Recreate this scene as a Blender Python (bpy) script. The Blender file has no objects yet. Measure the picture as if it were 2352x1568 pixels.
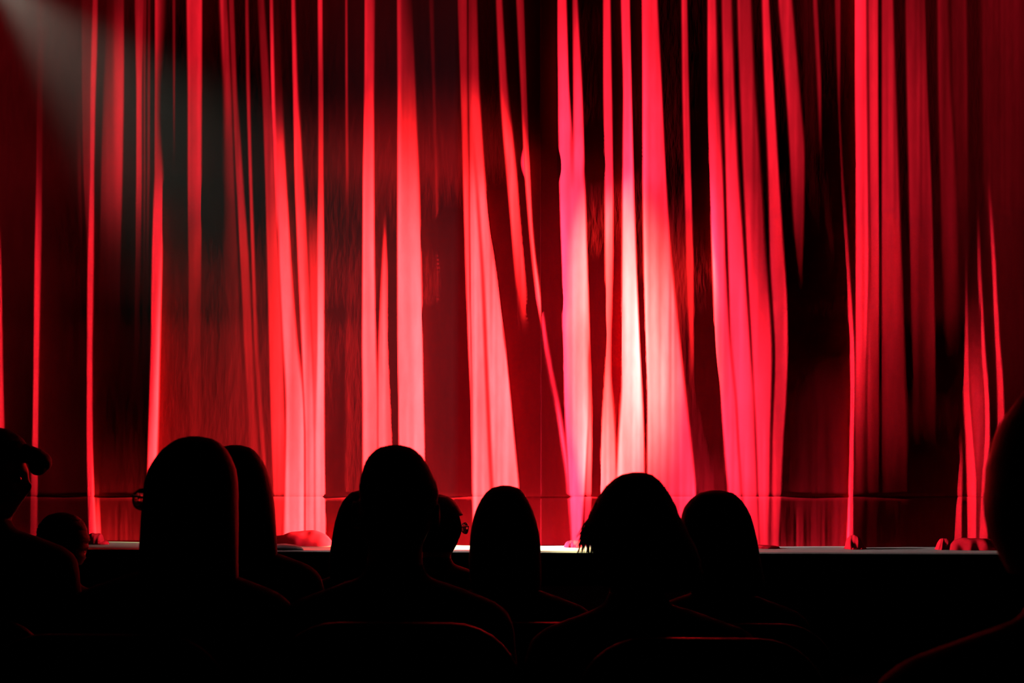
import bpy, bmesh, math, random
import numpy as np
from mathutils import Vector, Matrix, Euler

random.seed(7)
rng = np.random.default_rng(7)
scene = bpy.context.scene
COL = scene.collection

# ------------------------------------------------------------------ camera
F = 3415.0                      # focal length in pixels of the 2352 x 1568 frame
CX, CY = 1176.0, 784.0
EYE = Vector((0.0, 0.0, 1.45))
PITCH, ROLL = math.radians(3.285), 0.0062
cam_data = bpy.data.cameras.new('camera')
cam_data.sensor_width = 36.0
cam_data.lens = F / 2352 * 36.0
cam_data.clip_start = 0.05
cam_data.dof.use_dof = True
cam_data.dof.focus_distance = 9.0
cam_data.dof.aperture_fstop = 11.0
cam = bpy.data.objects.new('camera', cam_data)
COL.objects.link(cam)
CAMROT = Matrix.Rotation(math.pi / 2 + PITCH, 3, 'X') @ Matrix.Rotation(ROLL, 3, 'Z')
cam.matrix_world = Matrix.Translation(EYE) @ CAMROT.to_4x4()
scene.camera = cam
RM = np.array(CAMROT)

def at(px, py, D):
    """world point seen at pixel (px, py) on the plane y = D (arrays welcome)"""
    px = np.asarray(px, float); py = np.asarray(py, float); D = np.asarray(D, float)
    c = np.stack(np.broadcast_arrays((px - CX) / F, -(py - CY) / F, -np.ones_like(px)), -1)
    w = c @ RM.T
    return np.array(EYE) + w * (D / w[..., 1])[..., None]

# ------------------------------------------------------------------ world, lights, exposure
world = bpy.data.worlds.new('dark_hall')
scene.world = world
world.use_nodes = True
world.node_tree.nodes['Background'].inputs[0].default_value = (0.4, 0.3, 0.3, 1)
world.node_tree.nodes['Background'].inputs[1].default_value = 0.00001
vs = scene.view_settings
vs.view_transform = 'Standard'
vs.look = 'None'
vs.exposure = 5.0
vs.gamma = 1.0
vs.use_curve_mapping = False
scene.display_settings.display_device = 'sRGB'

LX, LY = 14.0, 6.2              # box booms on both sides of the stalls carry the spotlights
SPOTS = []

def spot(name, loc, target, watts, deg, blend, color, radius=0.08, oval=1.0):
    """stage spotlight; oval < 1 gives the tall oval beam of a PAR lantern"""
    d = bpy.data.lights.new(name, 'SPOT')
    d.energy = watts; d.spot_size = math.radians(deg); d.spot_blend = blend
    d.color = color; d.shadow_soft_size = radius
    o = bpy.data.objects.new(name, d)
    COL.objects.link(o)
    o.location = loc
    o.rotation_euler = (Vector(target) - Vector(loc)).to_track_quat('-Z', 'Y').to_euler()
    o.scale = (oval, 1, 1)
    SPOTS.append((Vector(loc), np.array(o.rotation_euler.to_matrix()), watts, deg, blend, oval))
    return o

def tgt(px, py, D=9.0):
    return Vector(at(px, py, D))

# from the left boom: the right half of the curtain
spot('spotlight_wash', (-LX, LY, 3.8), tgt(1950, 420), 3900, 24, 1.0, (1.0, 0.80, 0.88), 0.008, oval=0.28)
spot('spotlight_pool', (-LX, LY, 3.0), tgt(1450, 1300), 30000, 27, 1.0, (1.0, 0.84, 0.92), 0.008, oval=0.062)
spot('spotlight_hot', (-LX, LY, 3.0), tgt(1500, 830), 210000, 9.0, 1.0, (1.0, 0.98, 0.28), 0.008, oval=0.07)
# from the right boom: the left half
spot('spotlight_wash', (LX, LY, 3.8), tgt(350, 500), 2200, 27, 1.0, (1.0, 0.86, 0.80), 0.008, oval=0.13)
spot('spotlight_pool', (LX, LY, 3.0), tgt(900, 1500), 68000, 27, 1.0, (1.0, 1.0, 0.46), 0.008, oval=0.08)
CURTAIN_SPOTS = list(SPOTS)
# weak front fill, added to lift the dark folds; passes over the stalls
spot('fill_front', (0.6, -3.2, 6.4), tgt(1150, 1050), 160, 17, 1.0, (1.0, 0.4, 0.6), 0.1)
# the lantern whose beam shows in the haze at the upper left
HAZE_FROM, HAZE_TO = tgt(-35, -75, 6.7), tgt(430, 400, 6.85)
spot('spotlight_beam', HAZE_FROM, HAZE_TO, 4.8, 52, 1.0, (1.0, 0.95, 0.80), 0.04)

# ------------------------------------------------------------------ materials
def mat(name, color, rough=0.8, spec=0.3, noise=None, bump=0.0, sheen=0.0, metallic=0.0, trans=0.0):
    m = bpy.data.materials.new(name)
    m.use_nodes = True
    nt = m.node_tree
    b = nt.nodes['Principled BSDF']
    b.inputs['Base Color'].default_value = (*color, 1)
    b.inputs['Roughness'].default_value = rough
    b.inputs['Specular IOR Level'].default_value = spec
    b.inputs['Metallic'].default_value = metallic
    b.inputs['Sheen Weight'].default_value = sheen
    b.inputs['Transmission Weight'].default_value = trans
    if noise:
        tc = nt.nodes.new('ShaderNodeTexCoord')
        mp = nt.nodes.new('ShaderNodeMapping')
        mp.inputs['Scale'].default_value = noise[1]
        nz = nt.nodes.new('ShaderNodeTexNoise')
        nz.inputs['Scale'].default_value = noise[0]
        nz.inputs['Detail'].default_value = 4
        nt.links.new(tc.outputs['Object'], mp.inputs['Vector'])
        nt.links.new(mp.outputs['Vector'], nz.inputs['Vector'])
        mx = nt.nodes.new('ShaderNodeMix')
        mx.data_type = 'RGBA'
        mx.inputs['A'].default_value = (*[c * (1 - noise[2]) for c in color], 1)
        mx.inputs['B'].default_value = (*[min(1, c * (1 + noise[2])) for c in color], 1)
        nt.links.new(nz.outputs['Fac'], mx.inputs['Factor'])
        nt.links.new(mx.outputs['Result'], b.inputs['Base Color'])
        if bump:
            bp = nt.nodes.new('ShaderNodeBump')
            bp.inputs['Strength'].default_value = bump
            bp.inputs['Distance'].default_value = 0.004
            nt.links.new(nz.outputs['Fac'], bp.inputs['Height'])
            nt.links.new(bp.outputs['Normal'], b.inputs['Normal'])
    return m

M_CURTAIN = mat('red_velour', (0.155, 0.0021, 0.0050), 0.8, 0.0, (26, (1, 1, 0.25), 0.22), 0.05)
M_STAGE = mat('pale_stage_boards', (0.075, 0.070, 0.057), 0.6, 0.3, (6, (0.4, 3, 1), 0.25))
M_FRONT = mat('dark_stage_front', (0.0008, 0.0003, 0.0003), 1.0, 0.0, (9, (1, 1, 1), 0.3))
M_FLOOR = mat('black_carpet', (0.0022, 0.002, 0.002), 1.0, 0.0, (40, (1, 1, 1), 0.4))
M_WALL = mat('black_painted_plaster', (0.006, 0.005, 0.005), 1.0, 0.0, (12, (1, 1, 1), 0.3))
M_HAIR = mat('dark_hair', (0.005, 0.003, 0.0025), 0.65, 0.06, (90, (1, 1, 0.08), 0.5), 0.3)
M_SKIN = mat('skin', (0.30, 0.17, 0.12), 0.6, 0.3, (30, (1, 1, 1), 0.08))
M_EYE = mat('eye', (0.05, 0.03, 0.02), 0.2, 0.5, (20, (1, 1, 1), 0.05))
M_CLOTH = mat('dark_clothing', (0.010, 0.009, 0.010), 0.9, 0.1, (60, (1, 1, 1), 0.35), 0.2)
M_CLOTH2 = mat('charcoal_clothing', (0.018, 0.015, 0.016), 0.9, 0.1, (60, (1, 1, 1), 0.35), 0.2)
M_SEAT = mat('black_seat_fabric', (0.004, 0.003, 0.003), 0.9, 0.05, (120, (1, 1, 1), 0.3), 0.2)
M_SHELL = mat('black_seat_shell', (0.003, 0.003, 0.003), 0.55, 0.15, (20, (1, 1, 1), 0.2))
M_METAL = mat('dark_steel', (0.05, 0.05, 0.05), 0.4, 0.5, (20, (1, 1, 1), 0.15), metallic=1.0)
M_FRAME = mat('black_spectacle_frame', (0.006, 0.006, 0.006), 0.3, 0.5, (20, (1, 1, 1), 0.15))
M_GLASS = mat('spectacle_lens', (1, 1, 1), 0.0, 0.5, trans=1.0)
M_DARK = mat('black_rubber', (0.006, 0.006, 0.006), 0.7, 0.2, (30, (1, 1, 1), 0.2))
M_STRAP = mat('pale_strap', (0.25, 0.22, 0.2), 0.7, 0.3, (30, (1, 1, 1), 0.2))

# ------------------------------------------------------------------ helpers
def link(o, parent=None):
    COL.objects.link(o)
    if parent is not None:
        o.parent = parent
    return o

def obj(name, verts, faces, m, parent=None, smooth=True):
    me = bpy.data.meshes.new(name)
    me.from_pydata([tuple(v) for v in verts], [], [tuple(f) for f in faces])
    me.validate()
    if smooth:
        me.polygons.foreach_set('use_smooth', [True] * len(me.polygons))
    me.materials.append(m)
    return link(bpy.data.objects.new(name, me), parent)

def grid_obj(name, P, m, parent=None):
    """P: rows x cols x 3 array -> grid mesh"""
    R, C = P.shape[:2]
    me = bpy.data.meshes.new(name)
    n = (R - 1) * (C - 1)
    i = np.arange(R * C).reshape(R, C)
    q = np.stack([i[:-1, :-1], i[1:, :-1], i[1:, 1:], i[:-1, 1:]], -1).reshape(-1)
    me.vertices.add(R * C); me.vertices.foreach_set('co', P.reshape(-1).astype(np.float32))
    me.loops.add(4 * n); me.loops.foreach_set('vertex_index', q.astype(np.int32))
    me.polygons.add(n)
    me.polygons.foreach_set('loop_start', (np.arange(n) * 4).astype(np.int32))
    me.polygons.foreach_set('use_smooth', np.ones(n, bool))
    me.update(calc_edges=True)
    me.materials.append(m)
    return link(bpy.data.objects.new(name, me), parent)

class MB:
    def __init__(s): s.v = []; s.f = []
    def add(s, v, f):
        o = len(s.v); s.v += [tuple(p) for p in v]; s.f += [tuple(i + o for i in g) for g in f]
    def box(s, a, b):
        (x0, y0, z0), (x1, y1, z1) = a, b
        s.add([(x0,y0,z0),(x1,y0,z0),(x1,y1,z0),(x0,y1,z0),(x0,y0,z1),(x1,y0,z1),(x1,y1,z1),(x0,y1,z1)],
              [(0,3,2,1),(4,5,6,7),(0,1,5,4),(1,2,6,5),(2,3,7,6),(3,0,4,7)])
    def rings(s, rings, cap=True):
        n = len(rings[0]); v = [p for r in rings for p in r]; f = []
        for k in range(len(rings) - 1):
            for i in range(n):
                j = (i + 1) % n
                f.append((k*n+i, k*n+j, (k+1)*n+j, (k+1)*n+i))
        if cap:
            f.append(tuple(range(n))[::-1]); f.append(tuple(range((len(rings)-1)*n, len(rings)*n)))
        s.add(v, f)
    def tube(s, pts, rad, n=10, flat=1.0):
        """tapered tube with rounded ends; rad = radius or list of radii"""
        pts = [Vector(p) for p in pts]
        rad = [rad] * len(pts) if isinstance(rad, (int, float)) else list(rad)
        t0 = (pts[1] - pts[0]).normalized(); t1 = (pts[-1] - pts[-2]).normalized()
        P = [pts[0] - t0 * rad[0] * .9, pts[0] - t0 * rad[0] * .5] + pts + [pts[-1] + t1 * rad[-1] * .5, pts[-1] + t1 * rad[-1] * .9]
        Q = [rad[0] * .35, rad[0] * .85] + rad + [rad[-1] * .85, rad[-1] * .35]
        up = Vector((0, 0, 1)) if abs(t0.z) < .9 else Vector((0, 1, 0))
        rings = []
        for i, p in enumerate(P):
            t = (P[min(i+1, len(P)-1)] - P[max(i-1, 0)]).normalized()
            a = t.cross(up).normalized(); b = a.cross(t).normalized()
            up = b
            rings.append([p + a * Q[i] * math.cos(2*math.pi*k/n) + b * Q[i] * flat * math.sin(2*math.pi*k/n) for k in range(n)])
        s.rings(rings)
    def loft(s, secs, n=20):
        """secs: (cx, cy, cz, rx, ry) horizontal ellipses"""
        s.rings([[(c[0] + c[3]*math.cos(2*math.pi*k/n), c[1] + c[4]*math.sin(2*math.pi*k/n), c[2]) for k in range(n)] for c in secs])
    def build(s, name, m, parent=None, smooth=True):
        return obj(name, s.v, s.f, m, parent, smooth)

def bake(o, mods):
    """apply modifiers to the mesh data of o"""
    for kind, kw in mods:
        md = o.modifiers.new(kind, kind)
        for k, v in kw.items(): setattr(md, k, v)
    dg = bpy.context.evaluated_depsgraph_get()
    dg.update()
    me = bpy.data.meshes.new_from_object(o.evaluated_get(dg))
    old = o.data; o.modifiers.clear(); o.data = me
    bpy.data.meshes.remove(old)
    me.polygons.foreach_set('use_smooth', [True] * len(me.polygons))
    return o

def empty(name, loc, rz=0.0):
    o = bpy.data.objects.new(name, None)
    o.empty_display_size = 0.1
    COL.objects.link(o); o.location = loc; o.rotation_euler = (0, 0, rz)
    return o

def tag(o, label, cat, group=None):
    o['label'] = label; o['category'] = cat
    if group: o['group'] = group
    return o

def structure(o):
    o['kind'] = 'structure'
    return o

# ------------------------------------------------------------------ the setting
STAGE_Z = 0.74
XC = 1242.0                     # the fold of the curtain where the light of the two booms meets
ROWS = {'A': (1.62, 0.27), 'B': (3.0, 0.13), 'C': (3.9, 0.04), 'D': (4.8, -0.05), 'E': (5.7, -0.14)}
b = MB()                        # stepped floor of the stalls
ys = [-4.0, 2.05, 3.45, 4.35, 5.25, 9.2]
zs = [0.27, 0.13, 0.04, -0.05, -0.14]
for i, z in enumerate(zs):
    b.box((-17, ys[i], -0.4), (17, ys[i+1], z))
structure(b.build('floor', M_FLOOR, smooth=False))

# stage: its front edge runs slightly askew to the curtain
eL, eR = at(200, 1259, 8.5), at(2300, 1267, 8.64)
def edge_pt(x):
    k = (x - eL[0]) / (eR[0] - eL[0])
    return eL[1] + (eR[1] - eL[1]) * k
b = MB()
x0, x1 = -4.3, 4.3
v = [(x0, edge_pt(x0)), (x1, edge_pt(x1)), (x1, 14.0), (x0, 14.0)]
b.add([(x, y, STAGE_Z - 0.008) for x, y in v] + [(x, y, STAGE_Z) for x, y in v],
      [(3,2,1,0), (4,5,6,7), (0,1,5,4), (1,2,6,5), (2,3,7,6), (3,0,4,7)])
structure(b.build('stage_floor', M_STAGE, smooth=False))
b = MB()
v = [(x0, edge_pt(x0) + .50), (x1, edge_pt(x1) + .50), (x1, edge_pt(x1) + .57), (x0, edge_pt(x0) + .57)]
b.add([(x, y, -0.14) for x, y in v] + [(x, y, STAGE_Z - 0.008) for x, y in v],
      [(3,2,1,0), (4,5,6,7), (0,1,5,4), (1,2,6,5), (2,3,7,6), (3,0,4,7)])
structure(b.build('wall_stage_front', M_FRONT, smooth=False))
# unseen side walls added to trim the light of either boom at mid-curtain
def trim(side):
    w = (XC - CX) / F * 9.0
    return LY + (LX - 4.3) * math.tan(math.atan2(9.0 - 0.04 - LY, LX + side * w) + math.radians(-0.012))
TRIM_L, TRIM_R = trim(1), trim(-1)
for nm, a, c in (('wall_left', (-17.2, -4, -.4), (-17, 14.2, 9)), ('wall_right', (17, -4, -.4), (17.2, 14.2, 9)),
                 ('wall_rear', (-17.2, -4.2, -.4), (17.2, -4, 9)), ('wall_behind_stage', (-17.2, 14, -.4), (17.2, 14.2, 9)),
                 ('light_trim_wall_left', (-4.5, TRIM_L, -.4), (-4.3, 9.3, 9)), ('light_trim_wall_right', (4.3, TRIM_R, -.4), (4.5, 9.3, 9)),
                 ('spill_flag_left', (-12.1, 5.6, -.14), (-12, 8.6, 2.665)), ('spill_flag_right', (12, 5.6, -.14), (12.1, 8.6, 2.665)),  # unseen flags added to keep spotlight spill off floor and stage front
                 ('ceiling', (-17.2, -4.2, 9), (17.2, 14.2, 9.2))):
    b = MB(); b.box(a, c); structure(b.build(nm, M_WALL, smooth=False))

# ------------------------------------------------------------------ the curtain
# Each strip is one face of a pleat turned towards the spotlights: keys (y, x_left, x_right, turn_left[, turn_right]),
# then the softness of its two edges.  "turn" says how far the cloth turns towards the light; cloth between strips turns away.
S = []
def strip(keys, sl=3, sr=3): S.append((keys, sl, sr))
# half-turned areas first
strip([(500,793,830,.0),(800,793,830,.2),(1245,790,830,.22)],6,4)
strip([(300,975,1003,.02),(612,972,1008,.14),(800,971,1013,.2,.24),(1000,977,1028,.22,.27),(1245,985,1050,.24)],5,4)
strip([(0,1525,1565,.06),(408,1532,1575,.12),(700,1550,1584,.22),(900,1572,1596,.26),(1100,1597,1640,.2),(1245,1605,1650,.2)],4,4)
strip([(0,1838,1870,.14),(204,1845,1880,.16),(400,1850,1885,.14),(700,1870,1900,.05)],8,8)
strip([(300,1880,1892,.1),(560,1898,1920,.18),(750,1905,1930,.15),(950,1915,1940,.08)],6,10)
strip([(600,1850,1940,.03),(900,1820,1950,.16),(1100,1800,1950,.2),(1245,1792,1950,.22)],40,8)
strip([(0,2252,2440,.2),(400,2258,2440,.17),(700,2275,2440,.1),(1245,2310,2440,.06)],10,10)
strip([(950,1230,1300,.0),(1130,1195,1306,.2),(1245,1195,1310,.24)],10,4)
strip([(600,98,195,.1),(1000,90,195,.14),(1245,90,200,.14)],8,6)
strip([(600,232,330,.06),(1000,222,330,.13),(1245,225,330,.15)],20,8)
strip([(900,2030,2200,.08),(1245,2010,2190,.13)],20,8)
# pleats, left to right
strip([(450,-8,-4,.0),(600,-6,2,.6),(800,-6,5,.7),(977,-6,9,.75),(1245,-6,14,.6)],3,2)
strip([(0,86,100,.12),(300,83,97,.2),(408,82,96,.28),(512,80,95,.45),(612,78,93,.65),(800,77,89,.85),(1000,74,86,.75),(1090,70,86,.5),(1245,68,84,.4)],2,3)
strip([(0,186,214,.15),(204,186,212,.28),(408,190,207,.3),(512,196,204,.3),(612,199,203,.2)],3,4)
strip([(200,172,186,.12),(408,176,186,.22),(600,182,190,.1),(700,186,192,.0)],5,3)
strip([(0,212,224,.3),(100,209,223,.42),(204,207,219,.48),(408,206,215,.48),(512,203,215,.6),(612,200,214,.75),(800,199,211,.85),(1000,198,211,.85),(1100,200,213,.8),(1245,204,222,.7)],2,3)
strip([(1100,219,226,.1),(1180,219,229,.5),(1245,221,231,.5)],2,2)
strip([(0,243,284,.12,.3),(100,240,284,.2,.5),(204,235,284,.28,.58),(408,230,281,.3,.42),(512,228,278,.25,.32),(612,225,276,.18,.22),(800,222,272,.12),(1000,220,268,.08)],4,3)
strip([(0,308,330,.35),(204,312,325,.55),(408,312,325,.46),(612,310,322,.26),(800,308,318,.16),(1000,306,316,.1)],2,2)
strip([(0,329,336,.3),(204,328,333,.42),(408,329,333,.36),(612,328,332,.2),(800,326,330,.1)],2,2)
strip([(0,338,345,.25),(204,337,344,.36),(408,337,343,.3),(612,334,340,.18),(800,332,338,.08)],2,2)
strip([(0,355,382,.62,.2),(100,355,376,.62,.25),(204,355,369,.55,.2),(300,354,368,.48,.25),(408,354,375,.42),(512,350,373,.65),(612,348,371,.85),(800,346,366,1.),(900,343,364,1.),(1000,340,362,.95),(1245,334,352,.8)],2,4)
strip([(0,395,402,.36),(204,396,401,.42),(300,397,401,.28),(400,398,401,.0)],1.5,2)
strip([(0,427,463,.52,.6),(204,430,463,.56),(408,430,462,.46),(512,430,462,.36),(612,432,461,.26),(800,432,460,.18),(1000,435,462,.14),(1245,436,464,.1)],3,2)
strip([(0,502,521,.55,.35),(204,512,531,.5,.4),(408,512,537,.25,.32),(612,512,546,.16,.22),(800,516,552,.14,.2),(1000,525,565,.12)],6,3)
strip([(0,524,536,.36),(204,532,543,.42),(408,541,557,.4),(612,552,572,.42),(800,560,579,.42),(900,566,582,.36),(1000,572,590,.3),(1245,590,605,.25)],2,2)
strip([(0,562,570,.38),(204,565,573,.45),(408,571,578,.5),(612,577,585,.45),(800,583,592,.4),(900,590,598,.4),(1000,597,606,.4),(1245,612,621,.35)],1.5,2)
strip([(0,590,606,.3),(204,601,620,.36),(408,608,630,.46),(612,613,640,.52),(800,617,648,.55),(1000,622,654,.6),(1150,628,652,.5),(1245,632,650,.45)],2,3)
strip([(0,618,627,.38),(204,622,631,.62),(408,630,640,.72),(500,634,642,.76)],1.5,3)
strip([(0,627,640,.12),(204,630,648,.2),(408,634,656,.62),(612,641,668,.9,.75),(800,650,682,1.,.9),(900,656,695,1.),(1000,656,698,1.),(1245,650,698,1.)],3,3)
strip([(0,668,677,.44),(204,672,683,.62),(408,676,697,.7,.48),(612,684,708,.78,.5),(800,693,716,.92,.65),(900,697,720,.95),(1000,701,722,1.),(1245,701,722,1.)],1.5,4)
strip([(500,706,728,.25),(612,708,728,.45),(800,716,728,.6),(1000,720,728,.75),(1245,722,728,.85)],4,3)
strip([(0,729,739,.48),(204,730,741,.44),(408,730,742,.55),(612,728,743,.8),(800,728,743,1.),(1000,724,744,1.),(1140,724,746,1.),(1245,724,748,1.)],2,1.5)
strip([(0,792,797,.34),(204,792,798,.4),(408,793,800,.3),(510,794,800,.0)],1.5,2)
strip([(0,837,861,.48,.22),(204,836,858,.55,.45),(408,833,858,.78,.68),(612,832,859,.88),(800,831,863,.93),(900,832,866,.95),(1000,832,866,.95),(1245,832,868,.9)],1.5,3)
strip([(500,881,884,.1),(540,880,886,.4),(612,876,889,.58),(700,872,890,.7),(800,868,890,.8),(900,867,895,.85),(1000,867,899,.9),(1245,868,908,.9)],3,2)
strip([(0,911,945,.38,.12),(204,912,954,.52,.38),(408,912,962,.72,.55),(612,912,967,.92,.84),(800,912,970,.97),(900,914,972,1.),(1245,918,980,1.)],1.5,3)
strip([(0,984,995,.2),(204,992,999,.27),(408,998,1004,.22),(612,1003,1010,.24),(800,1008,1014,.3),(1000,1020,1029,.32),(1245,1040,1050,.3)],3,3)
strip([(0,1050,1072,.34),(204,1057,1073,.44),(408,1063,1076,.55),(612,1068,1077,.66),(800,1075,1080,.8),(900,1080,1083,.8),(1245,1085,1090,.8)],1.5,1.5)
strip([(0,1075,1095,.3),(204,1075,1100,.46,.4),(300,1077,1106,.5),(408,1078,1112,.6),(512,1079,1122,.7),(612,1080,1137,.85,.7),(800,1082,1162,.98,.9),(900,1084,1173,1.,.95),(1000,1085,1183,1.),(1110,1086,1194,1.),(1245,1088,1204,.9)],1.5,3)
strip([(300,1083,1086,.5),(408,1089,1096,.38),(612,1103,1111,.36),(714,1107,1115,.4),(866,1113,1121,.45),(1087,1122,1131,.5),(1245,1130,1138,.5)],4,4)
strip([(0,1138,1152,.36),(204,1147,1164,.48),(408,1164,1186,.46),(612,1181,1203,.42),(700,1190,1212,.32),(800,1205,1220,.2),(870,1218,1230,.0)],2.5,2.5)
strip([(650,1180,1186,.1),(700,1184,1190,.25),(866,1197,1204,.28),(1060,1228,1237,.26),(1200,1250,1258,.15)],3,3)
strip([(0,1185,1203,.33),(204,1195,1210,.4),(408,1206,1218,.42),(512,1214,1223,.46),(612,1224,1231,.55),(714,1240,1246,.7),(800,1250,1258,.75),(900,1269,1277,.75),(1000,1286,1295,.75),(1080,1299,1306,.75),(1245,1312,1316,.6)],1.5,2)
strip([(0,1258,1263,.22),(204,1270,1275,.22),(300,1276,1280,.3)],1.5,1.5)
strip([(0,1278,1302,.6),(204,1280,1307,.75),(300,1281,1313,.8),(408,1282,1344,.72),(612,1290,1350,.72),(800,1294,1357,.72),(900,1296,1357,.74),(1000,1302,1350,.8),(1100,1308,1345,.95),(1245,1313,1335,.9)],1.5,2)
strip([(0,1316,1327,.45),(204,1318,1338,.6),(300,1318,1341,.74),(380,1320,1343,.82)],2,2)
strip([(300,1310,1319,.4),(380,1311,1319,.6),(470,1313,1318,.8)],3,3)
strip([(800,1352,1358,.3),(900,1352,1360,.5),(1000,1351,1361,.6),(1245,1340,1358,.6)],3,2)
strip([(0,1386,1403,.55),(204,1387,1406,.66),(408,1390,1409,.68),(612,1391,1409,.72),(800,1390,1405,.8),(866,1389,1404,.85),(1000,1382,1414,.95),(1245,1376,1420,.9)],2,2.5)
strip([(0,1427,1447,.66),(204,1433,1451,.76),(408,1431,1456,.88),(612,1430,1462,1.3),(800,1427,1470,1.6,1.85),(900,1430,1476,1.6),(1000,1422,1480,1.3),(1245,1410,1482,1.)],3,2)
strip([(0,1475,1511,.62,.55),(204,1477,1521,.76,.66),(408,1477,1530,.95,.74),(612,1480,1543,1.4,1.02),(800,1484,1563,1.75,1.25),(900,1488,1574,1.6,1.25),(1000,1488,1586,1.25,1.1),(1100,1488,1597,.95),(1245,1488,1606,.85)],2,2)
strip([(0,1566,1579,.5),(204,1568,1583,.56),(408,1573,1588,.56),(612,1578,1594,.58),(800,1585,1595,.62),(900,1589,1595,.35),(970,1592,1596,.0)],2.5,1.5)
strip([(0,1626,1646,.56,.45),(204,1626,1652,.62,.5),(408,1630,1662,.78,.65),(612,1638,1668,.94,.8),(800,1643,1678,.98,.8),(900,1655,1690,.9,.75),(1000,1663,1695,.85,.6),(1245,1684,1712,.6,.4)],2,5)
strip([(0,1658,1682,.42,.34),(204,1662,1688,.5,.4),(408,1668,1698,.78,.55),(612,1674,1712,.85,.65),(800,1680,1724,.78,.65),(900,1692,1732,.75,.6),(1000,1697,1735,.62,.55),(1245,1712,1745,.45)],4,5)
strip([(0,1694,1727,.38,.3),(204,1700,1736,.46,.38),(408,1708,1750,.55,.45),(612,1718,1762,.66,.55),(800,1728,1776,.68,.58),(1000,1738,1770,.58),(1245,1746,1768,.45)],4,5)
strip([(0,1750,1767,.44),(204,1757,1778,.54),(408,1765,1790,.56),(612,1770,1803,.62),(700,1776,1809,.62),(800,1782,1811,.58),(900,1780,1807,.55),(1000,1774,1800,.52),(1245,1770,1790,.42)],4,2)
strip([(0,1788,1820,.46,.4),(204,1806,1838,.5,.42),(350,1815,1850,.46),(408,1817,1849,.42),(500,1822,1848,.36),(612,1834,1844,.26),(690,1840,1843,.0)],3,3)
strip([(0,1868,1878,.4),(204,1878,1888,.4),(300,1882,1888,.3),(360,1885,1889,.15)],3,1.5)
strip([(0,1918,1931,.36),(150,1923,1931,.36),(250,1926,1930,.28),(400,1932,1937,.36),(600,1944,1951,.48),(800,1953,1963,.65),(900,1956,1963,.75),(1000,1954,1961,.78),(1100,1952,1960,.82),(1245,1947,1960,.85)],2,1.5)
strip([(0,1965,1992,.76,.66),(204,1965,1994,.72,.62),(408,1967,1996,.8,.66),(612,1967,1998,.74,.6),(800,1966,1992,.6,.48),(900,1965,1990,.44,.36),(1000,1964,1990,.3,.26),(1245,1964,1990,.18)],1.5,6)
strip([(0,1994,2018,.5),(204,1996,2018,.54),(408,1998,2019,.55),(612,2000,2020,.5),(800,1994,2020,.42,.36),(900,1992,2020,.34,.3),(1000,1992,2020,.25),(1245,1992,2020,.16)],4,2)
strip([(0,2026,2053,.46,.4),(204,2026,2060,.48,.42),(408,2026,2066,.5,.42),(612,2026,2073,.42,.34),(800,2026,2080,.32,.26),(1000,2026,2086,.22),(1245,2026,2086,.14)],1.5,4)
strip([(0,2080,2126,.36,.3),(204,2083,2131,.44,.38),(408,2087,2140,.44,.38),(612,2092,2146,.34,.28),(800,2095,2150,.22),(1000,2098,2150,.12)],4,2)
strip([(0,2153,2180,.3,.26),(204,2155,2186,.34,.28),(408,2160,2200,.3,.24),(612,2165,2205,.2),(800,2170,2205,.1)],5,8)
strip([(0,2185,2222,.2),(204,2188,2224,.22),(408,2200,2225,.18),(612,2206,2226,.1)],5,5)
strip([(512,2245,2250,.2),(612,2246,2254,.4),(800,2254,2263,.5),(900,2262,2272,.55),(1000,2264,2275,.6),(1100,2256,2268,.7),(1245,2248,2270,.8)],2,2)
strip([(560,2218,2221,.1),(700,2218,2224,.35),(800,2217,2226,.48),(900,2212,2228,.55),(1000,2218,2236,.6),(1100,2222,2244,.7),(1245,2222,2244,.8)],2,3)
strip([(700,2226,2254,.15),(800,2226,2254,.26),(900,2230,2260,.42),(1000,2238,2262,.42),(1100,2245,2256,.4),(1245,2245,2250,.4)],2,2)
strip([(980,2206,2210,.1),(1060,2203,2213,.45),(1150,2195,2210,.7),(1245,2190,2210,.75)],2,2)
strip([(380,2266,2271,.1),(512,2275,2281,.36),(612,2280,2288,.42),(800,2288,2298,.48),(900,2292,2307,.48),(1000,2292,2309,.45),(1245,2296,2312,.35)],2,2)
# pleats that go on outside the frame
def outside(xa, xb):
    x = xa
    while x < xb:
        w = rng.uniform(14, 60); t = rng.uniform(.3, .65); lean = rng.uniform(-18, 18)
        strip([(0, x - lean, x + w * .8 - lean, t, t * .7), (600, x, x + w, t, t * .8), (1245, x + lean, x + w * 1.2 + lean, t * .8, t * .6)], 3, 4)
        x += w * 1.2 + rng.uniform(30, 90)
outside(-760, -90)
outside(2400, 3080)

DC = 9.0
xs = np.concatenate([np.arange(-780, -30, 5.0), np.arange(-30, 2390, 2.0), np.arange(2390, 3130, 5.0)])
yr = np.concatenate([np.arange(-760, -20, 40.0), np.arange(-20, 1122, 9.0), np.array([1128., 1134, 1138, 1140, 1142, 1146, 1152]), np.arange(1160, 1240, 8.0), [1240., 1246, 1253]])
XX = xs[None, :]
NR, NC = len(yr), len(xs)
dx = np.gradient(xs)

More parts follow.
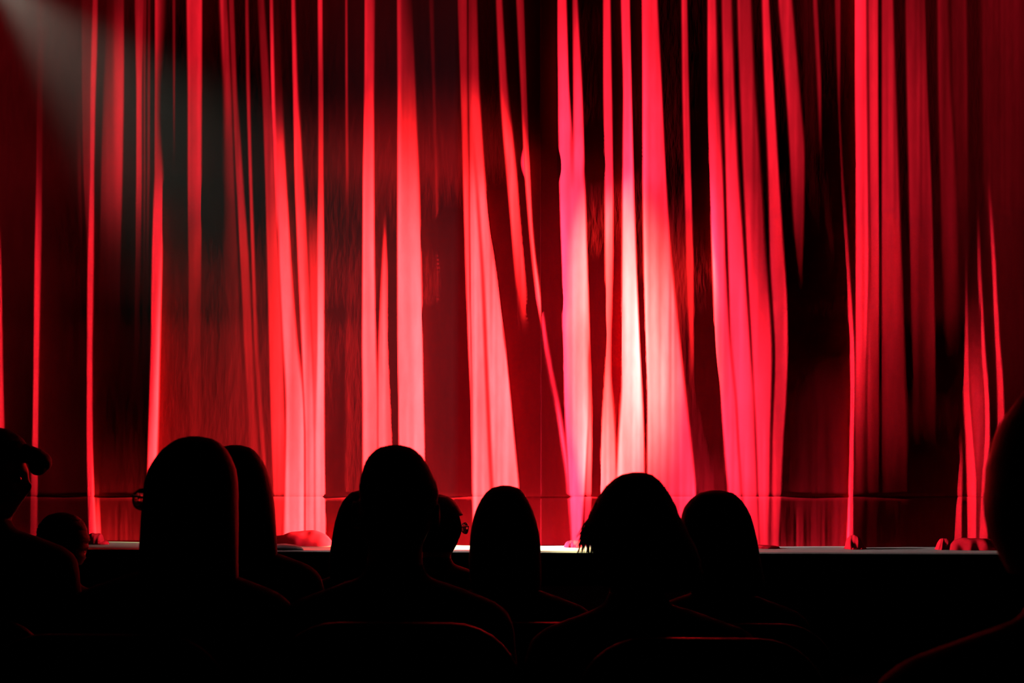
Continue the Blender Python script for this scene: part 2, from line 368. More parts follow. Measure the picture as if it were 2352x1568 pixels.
def smooth_keys(keys):
    ks = np.array([(k + (k[3],))[:5] if len(k) == 4 else k for k in keys], float)
    y = np.clip(yr, 0, 1245)
    fine = np.arange(-60, 1320, 6.0)
    out = []
    g = np.exp(-0.5 * (np.arange(-9, 10) / 4.0) ** 2); g /= g.sum()
    for c in range(1, 5):
        v = np.interp(fine, ks[:, 0], ks[:, c])
        if c < 3:                                  # let edges run on in their own direction
            lo, hi = ks[0], ks[-1]
            if len(ks) > 1:
                s0 = (ks[1, c] - ks[0, c]) / (ks[1, 0] - ks[0, 0]); s1 = (ks[-1, c] - ks[-2, c]) / (ks[-1, 0] - ks[-2, 0])
                v = np.where(fine < lo[0], lo[c] + s0 * (fine - lo[0]), v)
                v = np.where(fine > hi[0], hi[c] + s1 * (fine - hi[0]), v)
        vp = np.pad(v, 9, mode='reflect', reflect_type='odd')
        v = np.convolve(vp, g, 'valid')
        out.append(np.interp(y, fine, v))
    xl, xr, pl, pr = out
    act = np.ones(NR)
    if ks[0, 0] > 5: act *= np.clip((y - (ks[0, 0] - 12)) / 12, 0, 1)
    if ks[-1, 0] < 1240: act *= np.clip(((ks[-1, 0] + 12) - y) / 12, 0, 1)
    return xl, xr, np.maximum(pl, 0), np.maximum(pr, 0), act

def sstep(t):
    t = np.clip(t, 0, 1)
    return t * t * (3 - 2 * t)

TURN = np.full((NR, NC), 0.03)
for keys, sl, sr in S:
    xl, xr, pl, pr, act = smooth_keys(keys)
    i0 = np.searchsorted(xs, xl.min() - 3 * sl - 4); i1 = np.searchsorted(xs, xr.max() + 3 * sr + 4)
    if i1 <= i0: continue
    X = xs[None, i0:i1]
    l, r = xl[:, None], np.maximum(xr, xl + 1)[:, None]
    a = sstep((X - l + sl) / (2 * sl)) * sstep((r + sr - X) / (2 * sr)) * act[:, None]
    k = np.clip((X - l) / (r - l), 0, 1)
    p = pl[:, None] * (1 - k) + pr[:, None] * k
    TURN[:, i0:i1] = TURN[:, i0:i1] * (1 - a) + p * a

# slow streaks in the hang of the cloth
def noise2(nx, ny, sx, sy):
    a = rng.standard_normal((ny // sy + 3, nx // sx + 3))
    yi = np.linspace(0, ny / sy, ny); xi = np.linspace(0, nx / sx, nx)
    tmp = np.stack([np.interp(xi, np.arange(a.shape[1]), row) for row in a])
    return np.stack([np.interp(yi, np.arange(a.shape[0]), tmp[:, j]) for j in range(nx)], 1)
TURN *= 1 + 0.07 * noise2(NC, NR, 3, 50) + 0.08 * noise2(NC, NR, 9, 40)

# turn -> slope of the cloth against the bearing of the light that reaches it
G3 = at(XX + 0 * yr[:, None], yr[:, None] + 0 * XX, DC)
ILL = np.zeros((NR, NC))
for loc, rot, watts, deg, blend, oval in CURTAIN_SPOTS:
    v = G3 - np.array(loc); r = np.linalg.norm(v, axis=-1)
    l = v @ rot
    ch = math.cos(math.radians(deg / 2))
    cz = -l[..., 2] / np.sqrt((l[..., 0] / oval) ** 2 + l[..., 1] ** 2 + l[..., 2] ** 2)
    m = sstep((cz - ch) / ((1 - ch) * blend))
    ILL += watts * m / (4 * math.pi * r * r) / 0.633 * ((XX > XC) if loc.x < 0 else (XX <= XC))
ILL = np.maximum(ILL, 0.05)
Wx = (xs - CX) / F * DC
SIDE = np.where(xs > XC, 1.0, -1.0)[None, :]       # +1: lit from the left
theta = np.arctan2(DC - LY, LX + SIDE[0] * Wx)[None, :]
def gsmooth(A, sig):
    n = int(sig * 3 / 2.0)
    ker = np.exp(-0.5 * (np.arange(-n, n + 1) * 2.0 / sig) ** 2); ker /= ker.sum()
    P = np.pad(A, ((0, 0), (n, n)), mode='reflect')
    L = P.shape[1] + len(ker)
    out = np.fft.irfft(np.fft.rfft(P, L, axis=1) * np.fft.rfft(ker, L)[None], L, axis=1)
    return out[:, 2 * n: 2 * n + A.shape[1]]
tx = (xs[None, :] - CX) / F
# Work in the bearing of the light: cloth that turns away runs along the light's rays, cloth that turns towards it
# cuts across them, and the cuts add up to the bearing that a smooth, slightly bellied curtain would span.
BELLY = 0.30
FLAT = ((DC - LY) / ((LX + SIDE[0] * Wx) ** 2 + (DC - LY) ** 2) * dx / F * DC)[None, :]
rate = FLAT * (1 - BELLY * np.clip(np.abs(XX - XC) / 1150, 0, 1))
cut = 6.0 * np.maximum(TURN, 0) ** 3.2 / ILL * dx[None, :]
away = np.clip(1 - TURN / 0.16, 0, 1) * 0.03 * rate
jc = int(np.searchsorted(xs, XC, side='right'))
A = np.zeros((NR, NC))
for sl_, sgn in ((slice(0, jc), -1), (slice(jc, NC), 1)):
    cu, ra, aw = cut[:, sl_], np.repeat(rate[:, sl_], NR, 0), away[:, sl_]
    if sgn < 0: cu, ra, aw = cu[:, ::-1], ra[:, ::-1], aw[:, ::-1]
    c = gsmooth(ra + aw, 130) / gsmooth(cu, 130)
    st = c * cu - aw
    acc = np.cumsum(st, 1)
    fit = np.cumsum(ra, 1)
    cor = gsmooth(acc - fit, 220)
    acc -= 0.6 * (cor - cor[:, :1])
    a_ = np.arctan2(DC - 0.04 - LY, LX + sgn * (XC - CX) / F * DC) - acc
    A[:, sl_] = a_ if sgn > 0 else a_[:, ::-1]
ta = np.tan(A)
D = (LY + LX * ta) / (1 - SIDE * ta * tx) - DC
ker = np.exp(-0.5 * (np.arange(-4, 5) / 2.0) ** 2); ker /= ker.sum()
Dp = np.pad(D, ((4, 4), (0, 0)), mode='edge')
D = sum(ker[i] * Dp[i:i + NR] for i in range(9))
D = DC + 0.5 * np.tanh(D / 0.5)
# stitched hem: the seam pulls the cloth in a little, and the hem below it is finely gathered
seam = np.exp(-((yr[:, None] - 1140) / 2.6) ** 2)
D += seam * 0.006
low = sstep((yr[:, None] - 1142) / 70)
fine = noise2(NC, NR, 3, 60) * 0.0001 + noise2(NC, NR, 8, 60) * 0.00025
D += low * fine
P = at(XX + 0 * yr[:, None], yr[:, None] + 0 * XX, D)
P[..., 2] = np.maximum(P[..., 2], STAGE_Z + 0.002)
P[-1, :, 2] = STAGE_Z + 0.002

ir = int(np.where(yr == 1140)[0][0])
curtain = empty('stage_curtain', (0, DC, STAGE_Z))
tag(curtain, 'tall pleated red velvet stage curtain closed across the whole stage', 'curtain')
off = np.array([0, DC, STAGE_Z])
grid_obj('drape', P[:ir + 1] - off, M_CURTAIN, curtain)
hem = grid_obj('hem', P[ir:] - off, M_CURTAIN, curtain)
hem['label'] = 'stitched gathered hem band along the foot of the curtain'

# cloth lying in small heaps at the foot of the pleats
def foot_y(px):
    return 1243 + (px - 200) * 13.0 / 2100
def heap(x0, x1, h, seed, y_off=0.0, lumps=3, depth=0.07, skew=0.0):
    r = np.random.default_rng(seed)
    xm = (x0 + x1) / 2
    base = at(xm, foot_y(xm) + y_off, 1.0)
    # where the ray meets the stage floor
    k = (STAGE_Z - EYE.z) / (base[2] - EYE.z)
    c = np.array(EYE) + (base - np.array(EYE)) * k
    yn = min(c[1], DC - 0.13); c[0] *= yn / c[1]; c[1] = yn
    W = (x1 - x0) / F * c[1]; H = h / F * c[1]
    nu, nv = 60, 18
    u = np.linspace(-1, 1, nu)[:, None]; v = np.linspace(0, 1, nv)[None, :]
    env = np.clip(1 - np.abs(u) ** 3.0, 0, 1) ** 0.5
    ph = r.uniform(0, 6.28, 8)
    wr = 1 + 0.07 * np.sin(u * 7 * lumps / 3 + ph[0] + 5 * v) + 0.03 * np.sin(u * 15 + ph[1] - 7 * v) + 0.20 * np.sin(v * 11 + ph[2] + u * 2.5)
    ang = v * math.pi
    X = c[0] + u * W / 2 * (1 + 0.05 * np.sin(v * 7 + ph[3])) + skew * np.sin(ang) * H
    Yv = c[1] - depth * env * np.cos(ang) * wr * 0.9
    Z = STAGE_Z + 0.001 + H * env * np.sin(ang) * (0.75 + 0.25 * wr)
    Pg = np.stack(np.broadcast_arrays(X, Yv, Z), -1)
    o = grid_obj('cloth_heap', Pg - off, M_CURTAIN, curtain)
    return o
heap(636, 762, 33, 1)
heap(198, 240, 26, 2, depth=0.05)
heap(205, 250, 9, 3, 3, depth=0.05)
heap(1296, 1336, 16, 4, depth=0.05)
heap(1942, 1982, 30, 5, depth=0.05)
heap(1940, 1990, 10, 6, 3, depth=0.05)
heap(2172, 2306, 27, 7, 1, lumps=5)
heap(2146, 2176, 24, 8, depth=0.04, skew=0.3)
heap(1700, 1790, 8, 9, depth=0.05)

# ------------------------------------------------------------------ things on the stage edge
w0 = at(640, 1262, 8.56); w1 = at(697, 1262, 8.56)
b = MB()
L = w1[0] - w0[0] + 0.10
prof = [(0, .018, .05), (.25, .028, .055), (.55, .032, .05), (.8, .026, .036), (.95, .015, .02), (1, .004, .006)]
b.rings([[( w0[0] - .10 + L * t, 8.56 + wy * math.cos(q), STAGE_Z + max(0, h * (0.5 + 0.5 * math.sin(q)) * 1.1)) for q in [2*math.pi*k/14 for k in range(14)]] for t, h, wy in prof])
tag(b.build('rubber_wedge', M_DARK), 'small dark pointed lump lying on the pale stage edge left of centre', 'wedge')

# ------------------------------------------------------------------ seats
def outline_back(w, z0, z1, rc, n=8):
    pts = [(-w, z0), (w, z0)]
    for k in range(n + 1):
        q = k / n * math.pi / 2
        pts.append((w - rc + rc * math.cos(q), z1 - rc + rc * math.sin(q)))
    for k in range(n + 1):
        q = math.pi / 2 + k / n * math.pi / 2
        pts.append((-w + rc + rc * math.cos(q), z1 - rc + rc * math.sin(q)))
    return pts
def slab(outl, y0, y1, bev, tilt=0.0):
    """outline in x-z extruded along y with rounded edges"""
    cx = sum(p[0] for p in outl) / len(outl); cz = sum(p[1] for p in outl) / len(outl)
    hw = max(abs(p[0] - cx) for p in outl); hz = max(abs(p[1] - cz) for p in outl)
    rings = []
    for y, ins in ((y0, bev), (y0 + bev * .3, bev * .3), (y0 + bev, 0), (y1 - bev, 0), (y1 - bev * .3, bev * .3), (y1, bev)):
        rings.append([(cx + (p[0] - cx) * (1 - ins / hw), y - tilt * p[1], cz + (p[1] - cz) * (1 - ins / hz)) for p in outl])
    m = MB(); m.rings([r[::-1] for r in rings]); return m
SEAT_MESH = {}
def seat(x, row, label, height=0.935, dy=0.0):
    d, z = ROWS[row]
    root = empty('theatre_seat', (x, d + dy, z))
    tag(root, label, 'seat', 'theatre seats in the stalls')
    def part(name, mk, m):
        key = (name, round(height, 3))
        if key not in SEAT_MESH:
            o = mk().build(name, m, root); SEAT_MESH[key] = o.data
        else:
            o = link(bpy.data.objects.new(name, SEAT_MESH[key]), root)
        return o
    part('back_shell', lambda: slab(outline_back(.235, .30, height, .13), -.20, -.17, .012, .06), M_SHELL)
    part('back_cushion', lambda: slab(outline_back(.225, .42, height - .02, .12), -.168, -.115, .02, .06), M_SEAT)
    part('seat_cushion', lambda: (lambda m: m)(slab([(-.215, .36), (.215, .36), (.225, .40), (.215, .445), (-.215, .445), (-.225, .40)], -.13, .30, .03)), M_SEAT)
    for sx in (-1, 1):
        def arm():
            m = MB(); m.tube([(0, -.16, .615), (0, .0, .635), (0, .22, .625)], [.022, .026, .022], 10, .7); return m
        o = part('armrest', arm, M_SHELL); o.location.x = sx * .235
        def leg():
            m = slab([(-.012, .0), (.012, .0), (.012, .60), (-.012, .60)], -.14, .16, .008); m.box((-.03, -.17, 0), (.03, .20, .015)); return m
        o = part('leg', leg, M_METAL); o.location.x = sx * .235
    return root

# ------------------------------------------------------------------ people
def head_mesh(m, c, yaw, k=1.0):
    nu, nv = 28, 20
    cs, sn = math.cos(yaw), math.sin(yaw)
    def tr(x, y, z):
        return (c[0] + (x * cs - y * sn) * k, c[1] + (x * sn + y * cs) * k, c[2] + z * k)
    rings = []
    for j in range(nv + 1):
        ph = math.pi * (0.02 + 0.96 * j / nv)
        row = []
        for i in range(nu):
            th = 2 * math.pi * i / nu
            x, y, z = math.sin(ph) * math.cos(th), math.sin(ph) * math.sin(th), math.cos(ph)
            X, Y, Z = x * .074, y * .094, z * .1125
            if z < 0:
                X *= 1 - .30 * z * z; Y *= (1 - .10 * z * z) if y > 0 else (1 - .35 * z * z)
                Y += .012 * z * z
            g = lambda gx, gz, sx, sz: math.exp(-((X - gx) / sx) ** 2 - ((Z - gz) / sz) ** 2) if y > 0.2 else 0.0
            Y += .020 * g(0, -.022, .012, .020) + .006 * g(0, .018, .05, .010) - .008 * g(.032, .0, .016, .011) - .008 * g(-.032, .0, .016, .011)
            Y += .006 * g(0, -.058, .022, .010) - .004 * g(0, -.066, .02, .004) + .008 * g(0, -.098, .025, .018)
            row.append(tr(X, Y, Z))
        rings.append(row)
    m.rings(rings)
    for sx in (-1, 1):
        m.rings([[tr(sx * (.074 + .012 * a_), -.006 + .004 * a_ + r_ * .019 * math.cos(q), -.008 + r_ * .032 * math.sin(q)) for q in [2*math.pi*t/12 for t in range(12)]]
                 for a_, r_ in ((-.6, .6), (.2, .75), (.9, 1.0), (1.3, .8))])
    return tr

def glasses(parent, tr):
    root = None
    fr = MB()
    for sx in (-1, 1):
        ring = [tr(sx * .034 + .027 * math.cos(q), .108 - .006 * abs(math.cos(q)), .004 + .021 * math.sin(q)) for q in [2*math.pi*t/20 for t in range(21)]]
        fr.tube(ring, .0022, 6)
        fr.tube([tr(sx * .061, .103, .012), tr(sx * .075, .06, .012), tr(sx * .083, .0, .010), tr(sx * .080, -.025, -.012)], [.0032, .0025, .0022, .0025], 6)
    fr.tube([tr(-.008, .108, .010), tr(0, .112, .012), tr(.008, .108, .010)], .0022, 6)
    f = fr.build('glasses', M_FRAME, parent)
    f['label'] = 'dark framed glasses'
    for sx in (-1, 1):
        le = MB()
        le.rings([[tr(sx * .034 + .0255 * r_ * math.cos(q), .106 + dy - .006 * abs(math.cos(q)) * r_, .004 + .0195 * r_ * math.sin(q)) for q in [2*math.pi*t/20 for t in range(20)]]
                  for dy, r_ in ((-.0006, .3), (-.0006, 1), (.0008, 1), (.0012, .3))])
        le.build('lens', M_GLASS, f)

def inflate(rad, e):
    return [r + e for r in rad]

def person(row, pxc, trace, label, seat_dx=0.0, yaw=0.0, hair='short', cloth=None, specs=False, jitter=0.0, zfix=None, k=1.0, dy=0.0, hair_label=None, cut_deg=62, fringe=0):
    d, zr = ROWS[row]; d = d + dy
    tops = [t[0] for t in trace]
    T = at(pxc, tops[0], d)
    hx, hz = T[0], T[2]
    skull_top = hz - .016
    hc = Vector((hx, d, skull_top - .1125 * k))
    chin = skull_top - .225 * k
    sxw = hx + seat_dx
    root = empty('person', (sxw, d, zr))
    tag(root, label, 'person', 'audience in the stalls')
    o3 = Vector((sxw, d, zr))
    zS = chin - .055 - zr                          # shoulder line above the floor
    ox = hx - sxw
    cloth = cloth or M_CLOTH
    def torso(m, e):
        m.loft([(0, .05, .40, .15 + e, .11 + e), (0, .06, .45, .175 + e, .135 + e), (0, .05, .54, .165 + e, .13 + e), (ox*.3, .025, .66, .15 + e, .115 + e),
                (ox*.6, .0, zS - .20, .172 + e, .12 + e), (ox*.8, -.01, zS - .08, .178 + e, .112 + e), (ox*.9, -.012, zS - .02, .135 + e, .085 + e), (ox, -.01, zS + .02, .075 + e, .068 + e)], 24)
    SH = [Vector((ox*.85 + s_ * .17, -.01, zS - .075)) for s_ in (-1, 1)]
    EL = [Vector((ox*.4 + s_ * .205, .06, zS - .36)) for s_ in (-1, 1)]
    WR = [Vector((s_ * .115, .30, .60)) for s_ in (-1, 1)]
    def arms(m, e):
        for i in (0, 1):
            m.tube([Vector((ox*.9 + (i*2-1) * .06, -.01, zS - .035)), SH[i]], [.062 + e, .062 + e], 12)
            m.tube([SH[i], SH[i].lerp(EL[i], .5), EL[i], EL[i].lerp(WR[i], .4), WR[i]], [.056 + e, .050 + e, .043 + e, .041 + e, .029 + e], 12)
    def legs(m, e):
        for s_ in (-1, 1):
            m.tube([(s_ * .085, .05, .50), (s_ * .10, .26, .525), (s_ * .115, .45, .51)], [.082 + e, .074 + e, .060 + e], 14)
            m.tube([(s_ * .115, .45, .50), (s_ * .115, .45, .30), (s_ * .115, .43, .10)], [.058 + e, .053 + e, .038 + e], 12)
    body = MB()
    torso(body, 0); arms(body, 0); legs(body, 0)
    body.tube([Vector((ox, -.012, zS - .02)), Vector((ox, .0, chin + .06 - zr))], [.060, .054], 14)
    tr = head_mesh(body, (ox, 0, hc.z - zr), yaw, k)
    for i, s_ in enumerate((-1, 1)):               # hands rest on the thighs
        w = WR[i]; body.tube([w, w + Vector((-s_ * .012, .045, .0)), w + Vector((-s_ * .018, .09, -.004))], [.029, .036, .034], 12, .5)
        for f_, (fx, ln) in enumerate(((-.030, .055), (-.010, .072), (.011, .078), (.031, .070))):
            p0 = w + Vector((-s_ * .018 + fx, .095, .0)); body.tube([p0, p0 + Vector((0, ln * .5, .006)), p0 + Vector((0, ln, -.010))], [.0095, .009, .0075], 8)
        p0 = w + Vector((-s_ * .03, .02, .0)); body.tube([p0, p0 + Vector((-s_ * .035, .03, .004)), p0 + Vector((-s_ * .045, .065, -.004))], [.013, .011, .009], 8)
        f0 = Vector((s_ * .115, .42, .05)); body.tube([f0, f0 + Vector((0, .08, -.01)), f0 + Vector((s_ * .01, .17, -.018))], [.036, .036, .026], 10)
    bo = body.build('body', M_SKIN, root)
    bake(bo, [('REMESH', dict(mode='VOXEL', voxel_size=.0075)), ('SMOOTH', dict(factor=.5, iterations=3))])
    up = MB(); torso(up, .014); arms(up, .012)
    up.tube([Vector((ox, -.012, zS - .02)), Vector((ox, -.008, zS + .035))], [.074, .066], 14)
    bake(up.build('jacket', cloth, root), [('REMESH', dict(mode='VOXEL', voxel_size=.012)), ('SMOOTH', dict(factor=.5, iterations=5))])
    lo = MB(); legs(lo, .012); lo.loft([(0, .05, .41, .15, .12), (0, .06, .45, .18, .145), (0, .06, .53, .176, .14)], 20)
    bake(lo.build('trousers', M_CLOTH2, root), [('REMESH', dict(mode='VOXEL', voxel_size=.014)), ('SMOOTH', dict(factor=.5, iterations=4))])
    for s_ in (-1, 1):
        sh = MB(); f0 = Vector((s_ * .115, .40, .05)); sh.tube([f0, f0 + Vector((0, .10, -.004)), f0 + Vector((s_ * .01, .20, -.010))], [.048, .046, .036], 12, .9)
        sh.build('shoe', M_DARK, root)
    for sx in (-1, 1):
        ey = MB(); c0 = tr(sx * .031, .079, .0)
        ey.loft([(c0[0], c0[1], c0[2] + .0105 * math.sin(t), max(.0005, .0105 * math.cos(t)), max(.0005, .0105 * math.cos(t))) for t in [-1.5 + 3.0 * q / 6 for q in range(7)]], 10)
        ey.build('eye', M_EYE, root)
    if specs: glasses(root, tr)
    # ---- hair: rings through the outline of the head, open over the face
    ty = [t[0] for t in trace]
    yy = np.unique(np.concatenate([np.linspace(ty[0], min(ty[0] + 40, ty[-1]), 9), np.linspace(ty[0], ty[-1], 26)]))
    xl = np.interp(yy, ty, [t[1] for t in trace]); xr = np.interp(yy, ty, [t[2] for t in trace])
    n = 36; rr = np.random.default_rng(abs(int(pxc)) + 5)
    pts = []
    nz = rr.standard_normal((len(yy), n)); nz = (nz + np.roll(nz, 1, 1) + np.roll(nz, -1, 1)) / 3
    for j, y in enumerate(yy):
        A_, B_ = at(xl[j], y, d), at(xr[j], y, d)
        cx_, rx = (A_[0] + B_[0]) / 2 - sxw, (B_[0] - A_[0]) / 2
        z = A_[2] * .5 + B_[2] * .5 - zr
        t = min(1, max(0.0, (hz - (z + zr)) / (.115 * k)))
        ry = (.108 * k) * math.sqrt(max(1e-4, 1 - (1 - t) ** 2)) if t < 1 else .108 * k - min(.035, .25 * max(0, hz - z - zr - .16))
        rx = max(rx - .0045, .004); ry = ry - .003
        if j == 0: rx = max(rx * .6, .004); ry = min(ry, .03)
        ry = max(ry, .012)
        cyy = (-.004 if t < 1 else -.008 - .10 * max(0, hz - z - zr - .16))
        ring = []
        for i in range(n):
            q = 2 * math.pi * i / n
            jt = 1 + jitter * nz[j, i]
            ring.append((cx_ + rx * jt * math.cos(q), cyy + ry * jt * math.sin(q), z))
        pts.append(ring)
    m = MB(); V = [p for r_ in pts for p in r_]; m.v = V
    fd = math.pi / 2 + yaw; cut = math.radians(cut_deg)
    m.f.append(tuple(range(n)))
    for j in range(len(yy) - 1):
        for i in range(n):
            q = 2 * math.pi * (i + .5) / n
            da = abs((q - fd + math.pi) % (2 * math.pi) - math.pi)
            zc_ = (pts[j][i][2] + pts[j+1][i][2]) / 2 + zr
            if da < cut and hz - zc_ > .075 * k: continue
            i2 = (i + 1) % n
            m.f.append((j*n+i, (j+1)*n+i, (j+1)*n+i2, j*n+i2))
    h = m.build('hair', M_HAIR, root)
    bake(h, [('SOLIDIFY', dict(thickness=.010, offset=0.0))])
    if hair_label: h['label'] = hair_label
    return root, tr, (sxw, d, zr)

def sym(xm, rows):
    """outline rows (y, half width) about xm"""
    return [(y, xm - w, xm + w) for y, w in rows]

def strands(root, base, specs, name='hair_strands'):
    """loose locks: list of pixel polylines at distance d with a radius"""
    sx, d, zr = base
    m = MB()
    for pts, rad, dd in specs:
        P_ = [at(p[0], p[1], d + dd) - np.array((sx, d, zr)) for p in pts]
        m.tube([Vector(p) for p in P_], [rad] * (len(P_) - 1) + [rad * .3], 5)
    o = m.build(name, M_HAIR, root)
    o['kind'] = 'stuff'
    return o

# left edge, in profile with a quiff
tr0 = [(985, -40, 8), (990, -62, 24), (1000, -85, 40), (1015, -105, 56), (1030, -118, 64), (1060, -126, 68), (1085, -128, 66), (1098, -128, 50), (1110, -128, 20), (1150, -122, -10), (1200, -110, -20), (1235, -95, -30)]
r0, t0, b0 = person('C', -18, tr0, 'person in profile at the left edge with a tuft of hair over the forehead', yaw=-math.pi/2, cut_deg=50, jitter=.03)
q = MB()
for (px, py, rad, dd) in ((84, 1050, .024, 0), (97, 1058, .023, .01), (88, 1072, .023, -.01), (70, 1045, .024, .0), (104, 1066, .016, 0), (56, 1040, .026, 0)):
    c = Vector(at(px, py, b0[1] + dd) - np.array(b0))
    q.loft([(c.x, c.y, c.z + rad * math.sin(t), max(.001, rad * math.cos(t)), max(.001, rad * 1.5 * math.cos(t))) for t in [-1.5 + 3.0 * k_ / 8 for k_ in range(9)]], 14)
qo = q.build('hair_tuft', M_HAIR, r0)
bake(qo, [('REMESH', dict(mode='VOXEL', voxel_size=.005)), ('SMOOTH', dict(factor=.5, iterations=3))])
# row B
r1, t1, b1 = person('B', 437, [(1007, 425, 470), (1012, 408, 490), (1020, 394, 505), (1035, 375, 520), (1055, 358, 532), (1080, 344, 541), (1110, 336, 545), (1150, 333, 546), (1200, 329, 547), (1260, 326, 548), (1330, 324, 550), (1370, 330, 545)],
       'person with shoulder-length hair and glasses turned to the left, in front of the pale pleat', seat_dx=-.10, yaw=math.radians(50), specs=True)
r3, t3, b3 = person('B', 910, [(1027, 885, 932), (1031, 872, 944), (1038, 860, 956), (1052, 846, 971), (1070, 837, 983), (1090, 831, 993), (1110, 827, 1002), (1130, 826, 1007), (1150, 828, 1005), (1175, 834, 996), (1200, 843, 984), (1230, 856, 970), (1250, 868, 958)],
       'person with short cropped hair seen from behind, tallest head left of centre', seat_dx=.02, jitter=.012)
tr7 = [(1090, 1440, 1490), (1094, 1426, 1500), (1100, 1414, 1510), (1110, 1402, 1519), (1122, 1390, 1528), (1140, 1376, 1540), (1160, 1364, 1550), (1180, 1355, 1558), (1200, 1347, 1568), (1220, 1347, 1578), (1245, 1355, 1590), (1270, 1364, 1601), (1295, 1370, 1609), (1320, 1382, 1612), (1345, 1395, 1605)]
r7, t7, b7 = person('B', 1463, tr7, 'person with tousled loose hair in front of the brightest part of the curtain', seat_dx=.10, jitter=.02)
sp = []
rs = random.Random(3)
for i in range(60):
    x0_ = rs.uniform(1352, 1382); y0_ = 1150 + (1378 - x0_) * 1.6 + rs.uniform(-10, 20)
    x2 = rs.uniform(1320, 1368); y2 = rs.uniform(1225, 1290)
    sp.append(([(x0_, y0_), ((x0_ * .55 + x2 * .45) - rs.uniform(2, 8), (y0_ + y2) / 2), (x2, y2)], rs.uniform(.0010, .0022), rs.uniform(-.03, .03)))
for i in range(26):
    x0_ = rs.uniform(1400, 1530); y0_ = 1092 + abs(x0_ - 1466) ** 1.6 / 26 + 6
    sp.append(([(x0_, y0_), (x0_ + rs.uniform(-8, 8), y0_ - rs.uniform(6, 12)), (x0_ + rs.uniform(-18, 18), y0_ - rs.uniform(2, 14))], .0006, rs.uniform(-.02, .02)))
for i in range(24):
    y0_ = rs.uniform(1160, 1290); x0_ = np.interp(y0_, [t[0] for t in tr7], [t[2] for t in tr7]) - 4
    sp.append(([(x0_, y0_), (x0_ + rs.uniform(4, 10), y0_ + 18), (x0_ + rs.uniform(8, 22), y0_ + rs.uniform(34, 60))], rs.uniform(.0008, .0014), rs.uniform(-.03, .03)))
strands(r7, b7, sp)
# row C
r2, t2, b2 = person('C', 541, [(1026, 520, 562), (1031, 505, 576), (1040, 492, 588), (1055, 478, 600), (1075, 466, 611), (1100, 457, 619), (1130, 451, 626), (1170, 446, 631), (1220, 444, 635), (1270, 442, 639), (1320, 444, 643), (1345, 450, 640)],
       'person with long smooth hair half hidden behind the one with glasses', seat_dx=0.0)
r6, t6, b6 = person('C', 1160, [(1119, 1140, 1182), (1123, 1129, 1192), (1132, 1117, 1201), (1148, 1105, 1212), (1170, 1094, 1223), (1195, 1086, 1231), (1225, 1081, 1238), (1255, 1079, 1241), (1290, 1078, 1242), (1330, 1080, 1243), (1350, 1086, 1240)],
       'person with long straight hair and a smooth egg-shaped outline near the centre', seat_dx=.03)
r8, t8, b8 = person('C', 1650, [(1130, 1622, 1668), (1134, 1608, 1682), (1141, 1596, 1693), (1152, 1583, 1704), (1168, 1571, 1715), (1188, 1565, 1724), (1210, 1564, 1730), (1235, 1567, 1736), (1262, 1572, 1740), (1300, 1576, 1747), (1340, 1580, 1756), (1360, 1586, 1752)],
       'person with long hair sitting right of the tousled head', seat_dx=.02)
sp = []
for i in range(26):
    y0_ = rs.uniform(1190, 1330); x0_ = np.interp(y0_, [1188, 1262, 1340], [1722, 1738, 1752])
    sp.append(([(x0_, y0_), (x0_ + rs.uniform(1, 4), y0_ + 20), (x0_ + rs.uniform(3, 9), y0_ + rs.uniform(34, 60))], .0007, rs.uniform(-.03, .03)))
strands(r8, b8, sp)
# row D
r4, t4, b4 = person('D', 838, [(1128, 820, 858), (1132, 808, 868), (1140, 798, 878), (1152, 788, 888), (1170, 779, 897), (1200, 770, 905), (1235, 764, 911), (1270, 759, 915), (1305, 756, 918), (1325, 760, 914)],
       'person with long hair mostly hidden behind the cropped head, showing on its left', seat_dx=.0)
r10, t10, b10 = person('D', 143, [(1180, 125, 160), (1184, 113, 172), (1192, 103, 184), (1204, 94, 194), (1218, 89, 199), (1235, 86, 202), (1255, 86, 201), (1275, 90, 196), (1295, 98, 188)],
       'person with short curly hair, smallest head at the lower left', seat_dx=.0, jitter=.05, k=.86)
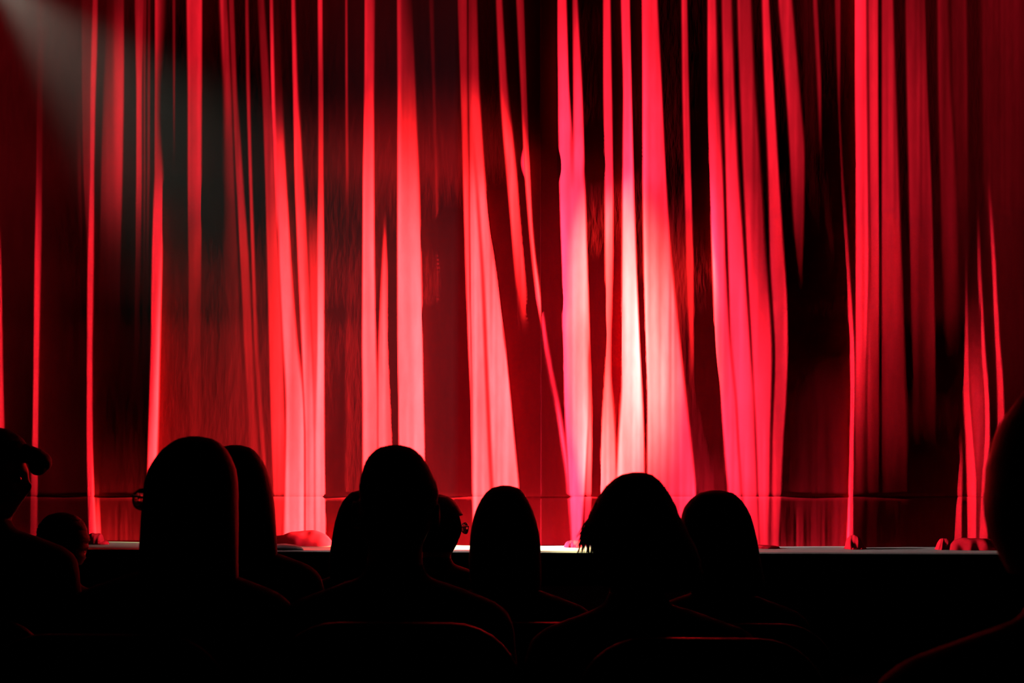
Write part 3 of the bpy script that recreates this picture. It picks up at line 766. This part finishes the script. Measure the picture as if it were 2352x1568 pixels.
# row E
r5, t5, b5 = person('E', 1004, [(1138, 988, 1022), (1142, 976, 1032), (1150, 966, 1043), (1162, 957, 1053), (1178, 950, 1062), (1196, 946, 1068), (1214, 945, 1071), (1230, 947, 1064), (1245, 951, 1050), (1262, 958, 1042)],
       'person with glasses turned to the right, showing on the right of the cropped head', seat_dx=.0, yaw=math.radians(-58), specs=True)
# row A
r9, t9, b9 = person('A', 2478, sym(2478, [(868, 42), (876, 72), (890, 100), (905, 122), (935, 146), (970, 168), (1010, 187), (1060, 200), (1110, 208), (1160, 212), (1200, 209), (1230, 200), (1260, 188), (1290, 172), (1310, 160)]),
       'person with dark hair close by at the right edge, largest head', seat_dx=.02, jitter=.012)

# ------------------------------------------------------------------ a seat under everyone
seat(r0.location.x, 'C', 'black theatre seat under the person in profile at the left edge')
seat(r1.location.x, 'B', 'black theatre seat under the person with glasses turned left')
seat(r3.location.x, 'B', 'black theatre seat under the person with cropped hair', height=.96)
seat(r7.location.x, 'B', 'black theatre seat under the person with tousled hair')
seat(r2.location.x, 'C', 'black theatre seat under the half hidden person with long smooth hair')
seat(r6.location.x, 'C', 'black theatre seat under the person with the egg-shaped head outline')
seat(r8.location.x, 'C', 'black theatre seat under the long-haired person right of the tousled head')
seat(r4.location.x, 'D', 'black theatre seat under the long-haired person behind the cropped head')
seat(r10.location.x, 'D', 'black theatre seat under the person with curly hair at the lower left')
seat(r5.location.x, 'E', 'black theatre seat in the front row under the person with glasses turned right')
seat(r9.location.x, 'A', 'black theatre seat under the person close by at the right edge')

# ------------------------------------------------------------------ haze that shows the beam at the upper left
hz_m = bpy.data.materials.new('thin_haze')
hz_m.use_nodes = True
nt = hz_m.node_tree
nt.nodes.clear()
out = nt.nodes.new('ShaderNodeOutputMaterial')
vsn = nt.nodes.new('ShaderNodeVolumeScatter')
vsn.inputs['Density'].default_value = 0.03
vsn.inputs['Anisotropy'].default_value = 0.2
vsn.inputs['Color'].default_value = (0.9, 0.95, 0.9, 1)
nt.links.new(vsn.outputs['Volume'], out.inputs['Volume'])
b = MB(); b.box((-4.2, 6.2, 1.0), (-0.25, 7.2, 6.0))
hz = b.build('haze', hz_m, smooth=False)
hz['kind'] = 'stuff'
tag(hz, 'thin grey haze showing a lamp beam at the upper left', 'haze')
scene.cycles.volume_bounces = 0
